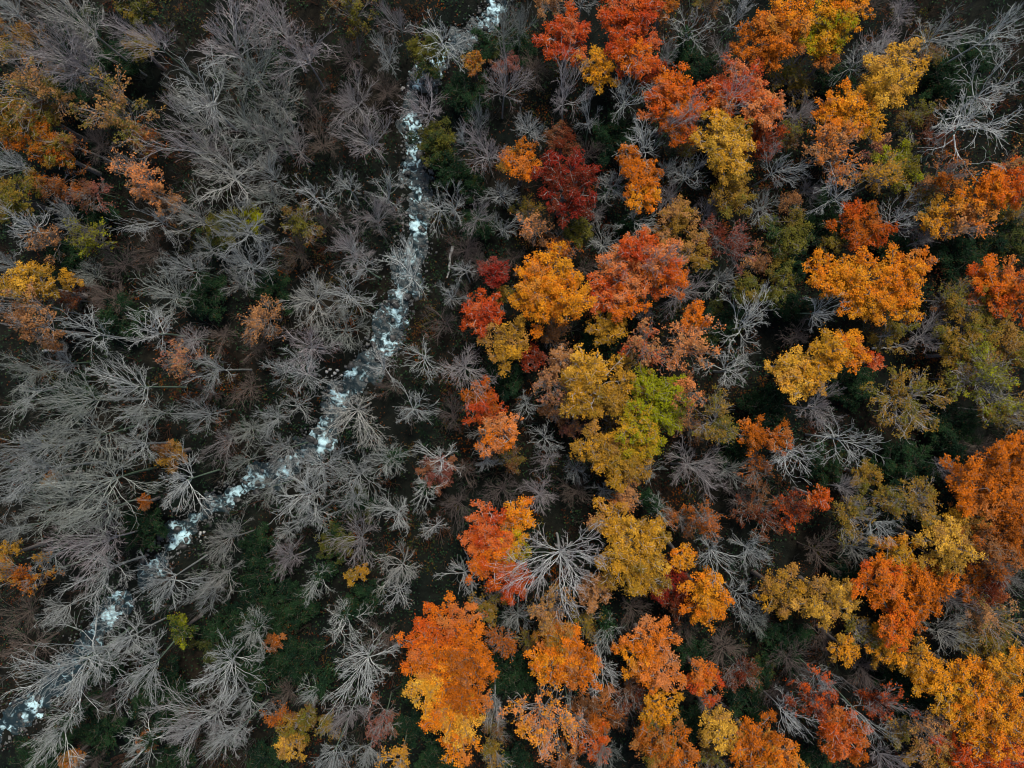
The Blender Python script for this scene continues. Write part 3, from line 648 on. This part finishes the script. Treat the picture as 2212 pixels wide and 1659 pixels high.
SPECIAL = {(1222, 403): "round crimson tree with a dense even crown near the top centre", (1925, 165): "broad pale yellow tree with a dense crown at upper right", (297, 383): "tan and peach thin-leaved tree among grey trees at upper left",
           (40, 1266): "rust-orange thin-leaved tree cut by the left edge above the stream", (558, 682): "lone tan thin-leaved tree among grey trees left of centre", (2126, 262): "wide crooked white leafless tree at the upper right edge",
           (1205, 1195): "big dense grey leafless tree nestled in the crescent-shaped red-orange tree", (117, 1456): "largest grey leafless tree leaning over the stream at bottom left", (450, 1573): "broad mauve-grey feathery leafless tree at the bottom left edge"}
SPECIAL_T = {(1360, 80): "tall red-orange tree with four boughs at the top edge", (1555, 305): "tall golden tree in front of the red trees at upper right", (1185, 605): "large orange-gold tree at the centre of the forest",
             (1410, 870): "yellow-green oak crown beside the golden oak at centre", (1872, 612): "wide ragged amber tree right of centre", (1722, 810): "pale yellow tree with a V-shaped crown right of centre",
             (1048, 1150): "crescent-shaped red-orange tree curving round a grey leafless tree", (975, 1345): "big tall orange tree with yellow lower boughs near bottom centre", (85, 606): "golden tree cut by the left edge",
             (1892, 1250): "broad orange and rust tree with four boughs at lower right", (1526, 1275): "brightest amber small tree beside a dark red one", (2159, 1560): "amber tree with orange tinge in the bottom right corner",
             (33, 277): "olive-ochre tree with rusty patches at the far upper left edge", (1286, 836): "golden-brown oak crown left of the yellow-green oak", (1333, 985): "ochre and gold oak crown below the yellow-green oak"}
def direction(du, dv):
    a = math.degrees(math.atan2(-dv, du)) % 360
    return ["right of", "above right of", "above", "above left of", "left of", "below left of", "below", "below right of"][int(((a + 22.5) % 360) // 45)]
KIND = dict(B=("grey leafless", "tree"), W=("whitish crooked leafless", "tree"), M=("mauve-grey feathery leafless", "tree"), N=("low brownish leafless", "tree"), V=("grey leafless ivy-clad", "tree"))
def phrase(it):
    size = "small " if it['r'] < 36 else ("broad " if it['r'] >= 66 else "")
    if it['k'] in KIND: return size + " ".join(KIND[it['k']])
    c = CNAME[it['ca']]
    if it['k'] == 'G': return size + c + " evergreen shrub"
    c2 = CNAME[it['cb']]
    if it['k'] == 'S': return f"{size}thin-leaved {c} and {c2} tree"
    return f"{size}{c} and {c2} tree"
buckets = {}
for it in ITEMS:
    key = (int(it['lobes'][0][0]), int(it['lobes'][0][1]))
    it['label'] = (SPECIAL_T if len(it['lobes']) > 1 else SPECIAL).get(key)
    if it['label']: continue
    best = min((l for l in LAND if math.hypot(l[0] - it['u'], l[1] - it['v']) > 12), key=lambda l: math.hypot(l[0] - it['u'], l[1] - it['v']))
    it['dist'] = math.hypot(best[0] - it['u'], best[1] - it['v'])
    buckets.setdefault((phrase(it), direction(it['u'] - best[0], it['v'] - best[1]), best[2]), []).append(it)
for (ph, di, nm), its in buckets.items():
    its.sort(key=lambda i: i['dist'])
    for n, i in enumerate(its):
        i['label'] = f"{ph} {di} {nm}" if len(its) == 1 else f"{ph}, {ORD[0] if n == 0 else NTH[n]} one {di} {nm}"
GROUP = dict(B="grey leafless trees", W="whitish crooked leafless trees", M="mauve-grey feathery leafless trees", N="low brownish leafless trees", V="ivy-clad leafless trees", L="leafy autumn trees", S="thin-leaved autumn trees", G="evergreen shrubs")
NAME = dict(B="bare_tree", W="bare_tree", M="bare_tree", N="bare_tree", V="bare_tree", L="autumn_tree", S="autumn_tree", G="evergreen_shrub")
DEFH = dict(B=12.5, W=12, M=12, N=6, V=11.5, L=12, S=11.5, G=4.5)
BARK = dict(B=[(.35, .37, .355), (.30, .32, .31), (.40, .42, .40), (.31, .31, .28), (.26, .28, .25)], W=[(.42, .45, .43), (.48, .50, .48), (.38, .40, .38)], M=[(.34, .325, .325), (.37, .36, .35), (.30, .29, .28)], N=[(.11, .085, .07), (.13, .10, .085), (.10, .08, .075)],
            V=[(.33, .35, .32), (.40, .42, .39)], S=[(.36, .34, .32), (.30, .28, .26)], L=[(.22, .19, .17), (.30, .27, .25)], G=[(.10, .09, .07)])

def setcol(o, c, f=1.0): o.color = (c[0] * f, c[1] * f, c[2] * f, 1)

def ivy_mesh(b, sx, sz, rng):
    """glossy dark green ivy wrapped round trunk and lower limbs (in the tree's own scale)"""
    z = rng.uniform(1.0, 9.5, 70); a = rng.uniform(0, 6.28, 70); q = rng.uniform(.25, .75, 70)
    C = np.stack([q * np.cos(a), q * np.sin(a), z * sz], 1)
    L = b.limbs[:, 1:4].reshape(-1, 3)
    L = L[rng.choice(len(L), min(len(L), 16), replace=False)] * np.array([sx, sx, sz])
    C = np.concatenate([C, L])
    D = norm(C * np.array([1, 1, .02]) + np.array([0, 0, .2]))
    V, F, T = leaves_mesh(C, D, 13, rng.uniform(.35, .6, len(C)), 'GRN', 'DGR', .22, rng)
    return mesh_from("ivy", V, F, M_LEAF, False, T)

count = {}
for n, it in enumerate(ITEMS):
    rng = np.random.default_rng(5000 + n)
    k = it['k']; h = (it['h'] * (.86 if k in 'BWMV' else .95)) if it['h'] else DEFH[k] * rng.uniform(.9, 1.1)
    if k in 'BWMV': h *= .94 + .36 * max(0, math.hypot(it['u'] - 1106, it['v'] - 830) / 1380 - .3)
    zc = h * (.78 if k in 'BWMVNS' else .72)
    u, v = it['u'], it['v']
    x, y = plan(u, v, zc)
    gz = float(ground_h([(x, y)])[0])
    root = obj(NAME[k], None, None, (x, y, gz))
    tag(root, it['label'], "shrub" if k == 'G' else "tree", GROUP[k])
    mpp = (CAM_H - zc) / FPX
    R = it['r'] * mpp
    if k in 'BWMVNS':
        st = {'B': 'grey', 'W': 'white', 'M': 'mauve', 'N': 'mauve', 'V': ['white', 'grey'][n % 2], 'S': ['grey', 'mauve'][n % 2]}[k]
        i = count.get(st, 0); count[st] = i + 1
        b = VAR[st][i % len(VAR[st])]
        R = R * (1.0 if k in 'BM' else .98)
        if k in 'BM' and it['label'] in SPECIAL.values(): R *= 1.12
        if k in 'BWMV' and it['label'] not in SPECIAL.values() and stream_dist([(x, y)])[0] < .4: R *= .90
        sx = R / 4.0; sz = h / 16.0
        rz = rng.uniform(0, 6.28)
        tl_ = rng.normal(0, .045, 2); root.rotation_euler = (tl_[0], tl_[1], rz); stx = rng.uniform(.84, 1.16)
        bark = BARK[k][rng.integers(len(BARK[k]))]
        if k in 'BWM' and it['label'] in SPECIAL.values(): bark = (.44, .46, .44) if it['u'] > 1000 else (.33, .35, .335)
        f = rng.uniform(.85, 1.12)
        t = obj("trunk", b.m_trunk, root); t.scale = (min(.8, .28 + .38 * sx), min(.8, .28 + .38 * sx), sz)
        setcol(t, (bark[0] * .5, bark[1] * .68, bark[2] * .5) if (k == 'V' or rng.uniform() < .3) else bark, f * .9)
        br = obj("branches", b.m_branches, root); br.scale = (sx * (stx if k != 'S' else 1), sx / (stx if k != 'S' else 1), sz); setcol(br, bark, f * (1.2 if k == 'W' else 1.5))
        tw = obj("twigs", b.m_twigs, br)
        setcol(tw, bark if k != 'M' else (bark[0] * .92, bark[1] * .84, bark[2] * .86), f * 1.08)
        tw['kind'] = 'stuff'
        if k == 'V':
            obj("ivy", ivy_mesh(b, sx, sz, rng), root)
        if k == 'S':
            tips, td = b.tips * np.array([sx, sx, sz]), b.tipdir
            nz = Noise(n + 900, 2.2)
            keep = (nz(tips) + rng.normal(0, .5, len(tips))) > -.15
            tips, td = tips[keep], td[keep]
            m = int(min(len(tips), 75 * R * R)); s = rng.choice(len(tips), m, replace=False)
            V, F, T = leaves_mesh(tips[s], td[s], 4, rng.uniform(.18, .36, m), it['ca'], it['cb'], .17, rng)
            obj("crown", mesh_from("crown", V, F, M_LEAF, False, T), root)
    else:
        lobes = []
        for j, (lu, lv, lr, ca, cb) in enumerate(it['lobes']):
            zz = zc + (rng.uniform(-.8, .8) if len(it['lobes']) > 1 else 0)
            lx, ly = plan(lu, lv, zz)
            lobes.append((lx - x, ly - y, zz - gz, lr * mpp * (1.02 if ca == 'CRIM' else 1.09), rng.uniform(.62, .85), ca, cb))
        tm, lm, cm = leafy_tree(lobes, 7000 + n, dens=1.0 if k == 'L' else 1.2, size=.155 if k == 'L' else .16)
        bark = BARK[k][rng.integers(len(BARK[k]))] if it['ca'] not in ('ORED', 'RED', 'GOLD', 'PEACH', 'TAN') else (.44, .40, .38)
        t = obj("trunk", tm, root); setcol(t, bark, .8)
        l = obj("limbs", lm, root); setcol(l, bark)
        obj("crown", cm, root)

# ------------------------------------------------------------------ undergrowth: uncountable twiggy scrub, low green cover, fallen leaves
def mini_shrub(seed):
    rng = np.random.default_rng(seed); nl = 5
    az = np.arange(nl) * 2.4 + rng.uniform(0, .6, nl); an = rng.uniform(.35, .9, nl)
    D = np.stack([np.sin(an) * np.cos(az), np.sin(an) * np.sin(az), np.cos(an)], 1)
    P1 = grow(np.zeros((nl, 3)), D, rng.uniform(1.4, 2.2, nl), 2, .15, .4, rng); R1 = np.repeat(np.array([[.035, .025, .016]]), nl, 0)
    C2, R2, L2 = sprout(P1, R1, np.full(nl, 1.9), 4, .2, .6, .55, 1, .2, .4, rng, .1, (.7, .6), .015)
    return join([tubes(P1, R1, 3, seed), tubes(C2, R2, 3, seed)])
MINI = [mini_shrub(s) for s in range(6)]
rng = np.random.default_rng(404)
XY = np.stack([rng.uniform(-72, 72, 2600), rng.uniform(-56, 56, 2600)], 1)
z1 = Noise(71, 22.0); z2 = Noise(72, 8.0)
XY = XY[(stream_dist(XY) > .4) & (z2(XY) > -1.1)]
GH = ground_h(XY)
Vs, Fs, Cs, o = [], [], [], 0
cb_, cg_, cr_, cm_ = lin((84, 74, 64)), lin((48, 58, 46)), lin((92, 64, 50)), lin((92, 92, 88))
for i in range(len(XY)):
    V, F = MINI[i % 6]
    a = rng.uniform(0, 6.28); s = rng.uniform(.6, 1.35); sz_ = s * rng.uniform(.8, 1.5)
    ca, sa = math.cos(a) * s, math.sin(a) * s
    W = np.stack([V[:, 0] * ca - V[:, 1] * sa + XY[i, 0], V[:, 0] * sa + V[:, 1] * ca + XY[i, 1], V[:, 2] * sz_ + GH[i] - .05], 1)
    q = rng.uniform(); zz = z1(XY[i]); base = cb_ if q < .45 else (cm_ if q < .7 else (cr_ if zz > 0 else cg_))
    Vs.append(W); Fs.append(F + o); Cs.append(np.broadcast_to(base * rng.uniform(.4, 1.0), V.shape)); o += len(V)
u_ = obj("undergrowth", mesh_from("undergrowth", np.concatenate(Vs), np.concatenate(Fs), M_SHRUB, False, np.concatenate(Cs)))
tag(u_, "brown twiggy undergrowth covering the forest floor between the trees", "undergrowth", kind="stuff")

def scatter_leaves(name, n, cols, size, lift, clump, seed, cond):
    rng = np.random.default_rng(seed)
    C = np.stack([rng.uniform(-72, 72, n), rng.uniform(-56, 56, n)], 1)
    C = C[cond(C)]
    C = np.repeat(C, clump, 0) + rng.normal(0, .42, (len(C) * clump, 2))
    C = C[stream_dist(C) > .25]
    P = np.column_stack([C, ground_h(C) + rng.uniform(.03, lift, len(C))])
    A = norm(rng.normal(size=P.shape) * np.array([1, 1, .3])); Nn = norm(np.array([0, 0, 1.]) + .4 * rng.normal(size=P.shape))
    A = norm(A - (A * Nn).sum(1, keepdims=True) * Nn)
    L = size * rng.uniform(.7, 1.4, len(P))
    V, F = leaf_tris(P, A, Nn, L, L * .7)
    c = np.array([lin(q) for q in cols])[rng.integers(len(cols), size=len(P))] * rng.uniform(.3, .8, (len(P), 1))
    return obj(name, mesh_from(name, V, F, M_LITTER, False, np.repeat(c, 3, 0)))
zl = Noise(81, 16.0); zg = Noise(82, 12.0)
l1 = scatter_leaves("leaf_litter", 11000, [(112, 70, 42), (96, 62, 40), (128, 84, 46), (84, 56, 42), (120, 62, 36)], .20, .10, 3, 41, lambda C: zl(C) > -.4)
tag(l1, "brown fallen leaves strewn over the forest floor", "leaf litter", kind="stuff")
l2 = scatter_leaves("ground_cover", 15000, [(44, 74, 46), (34, 60, 42), (54, 76, 40), (30, 54, 40)], .24, .7, 7, 42, lambda C: zg(C) > -.8)
tag(l2, "dark green ivy and fern cover on the forest floor", "ground cover", kind="stuff")

def leafy_scrub(n, seed):
    rng = np.random.default_rng(seed)
    C = np.stack([rng.uniform(-72, 72, n), rng.uniform(-56, 56, n)], 1)
    zd = Noise(91, 9.0); zc_ = Noise(92, 20.0)
    keep = (zd(C) + .008 * C[:, 0] + rng.normal(0, .5, n)) > -.1
    C = C[keep & (stream_dist(C) > 1.0)]
    g = ground_h(C); pick = zc_(C) + rng.normal(0, .5, len(C)) + np.where(C[:, 0] > 0, .1, -.2)
    Vs, Fs, Ts, o = [], [], [], 0
    for sel, (ca, cb) in [(pick < -.9, ('DGR', 'GRN')), ((pick >= -.9) & (pick < -.1), ('BRN', 'DRED')), ((pick >= -.1) & (pick < .5), ('OLV', 'BRN')), ((pick >= .5) & (pick < 1.1), ('BRN', 'DOR')), (pick >= 1.1, ('DRED', 'BRN'))]:
        c = C[sel]; m = 7
        if not len(c): continue
        hh = rng.uniform(.8, 2.8, len(c))
        P = np.column_stack([np.repeat(c, m, 0) + rng.normal(0, .65, (len(c) * m, 2)), np.repeat(g[sel], m) + np.repeat(hh, m) * rng.uniform(.25, 1, len(c) * m)])
        D = norm(rng.normal(size=P.shape) + np.array([0, 0, .4]))
        V, F, T = leaves_mesh(P, D, 6, rng.uniform(.3, .5, len(P)), ca, cb, .17, rng)
        Vs.append(V); Fs.append(F + o); Ts.append(T * .55); o += len(V)
    return obj("leafy_scrub", mesh_from("leafy_scrub", np.concatenate(Vs), np.concatenate(Fs), M_LEAF, False, np.concatenate(Ts)))
sc_ = leafy_scrub(4200, 43)
tag(sc_, "low dull brown and olive leafy scrub between the trees", "scrub", kind="stuff")

def stream_gravel(n, seed):
    rng = np.random.default_rng(seed)
    i = rng.integers(0, len(P9), n); side = rng.choice([-1, 1], n)
    q = P9[i] + N9[i] * (side * (W9[i] + rng.normal(.1, .45, n)))[:, None]
    q = q + rng.normal(0, .3, q.shape)
    sz = rng.uniform(.07, .26, n) * rng.choice([.7, 1.0, 1.5], n, p=[.6, .3, .1])
    O = np.array([[1, 0, 0], [0, 1, 0], [-1, 0, 0], [0, -1, 0], [.15, .1, .7], [0, 0, -.7]])
    F0 = np.array([[0, 1, 4], [1, 2, 4], [2, 3, 4], [3, 0, 4], [1, 0, 5], [2, 1, 5], [3, 2, 5], [0, 3, 5]])
    V = O[None] * sz[:, None, None] * rng.uniform(.65, 1.25, (n, 6, 3)); an = rng.uniform(0, 6.28, n); c, s_ = np.cos(an)[:, None], np.sin(an)[:, None]
    V = np.stack([V[..., 0] * c - V[..., 1] * s_, V[..., 0] * s_ + V[..., 1] * c, V[..., 2]], -1)
    V[..., :2] += q[:, None]; V[..., 2] += np.maximum(ground_h(q), -.80)[:, None]
    t = rng.uniform(.02, .16, n)[:, None] * np.array([1, 1.02, .98])
    return obj("stream_gravel", mesh_from("stream_gravel", V.reshape(-1, 3), (F0[None] + 6 * np.arange(n)[:, None, None]).reshape(-1, 3), M_LITTER, True, np.repeat(t, 6, 0)))
tag(stream_gravel(4200, 45), "grey cobbles and gravel along both edges of the stream", "gravel", kind="stuff")

# ------------------------------------------------------------------ fallen trunks
LOGS = [(98, 757, 146, 760, .16, "pale fallen trunk lying right of the peach tree at the left edge"), (975, 535, 968, 600, .17, "long grey fallen trunk right of the stream's wide pool"),
        (1866, 754, 1928, 752, .13, "thin fallen trunk on the dark floor right of the amber trees"), (812, 762, 858, 758, .15, "dark log lying across the stream's white water below the pool")]
for (u0, v0, u1, v1, r, lab) in LOGS:
    a = np.array(plan(u0, v0)); b = np.array(plan(u1, v1)); t = np.linspace(0, 1, 9)[:, None]
    q = a * (1 - t) + b * t + np.random.default_rng(int(u0)).normal(0, .08, (9, 2))
    zz = np.maximum(ground_h(q), -.75); z = np.linspace(zz[0], zz[-1], 9); z = z + max(0, (zz - z).max()) + r
    P = np.column_stack([q, z])[None]; Rr = np.linspace(r * 1.15, r * .5, 9)[None]
    me = mesh_from("fallen_trunk", *tubes(P, Rr, 8, 5), M_BARK, True)
    o = obj("fallen_trunk", me); c = .12 if "dark" in lab and "log" in lab else .42; setcol(o, (c, c, c * .96))
    tag(o, lab, "log", "fallen trunks")
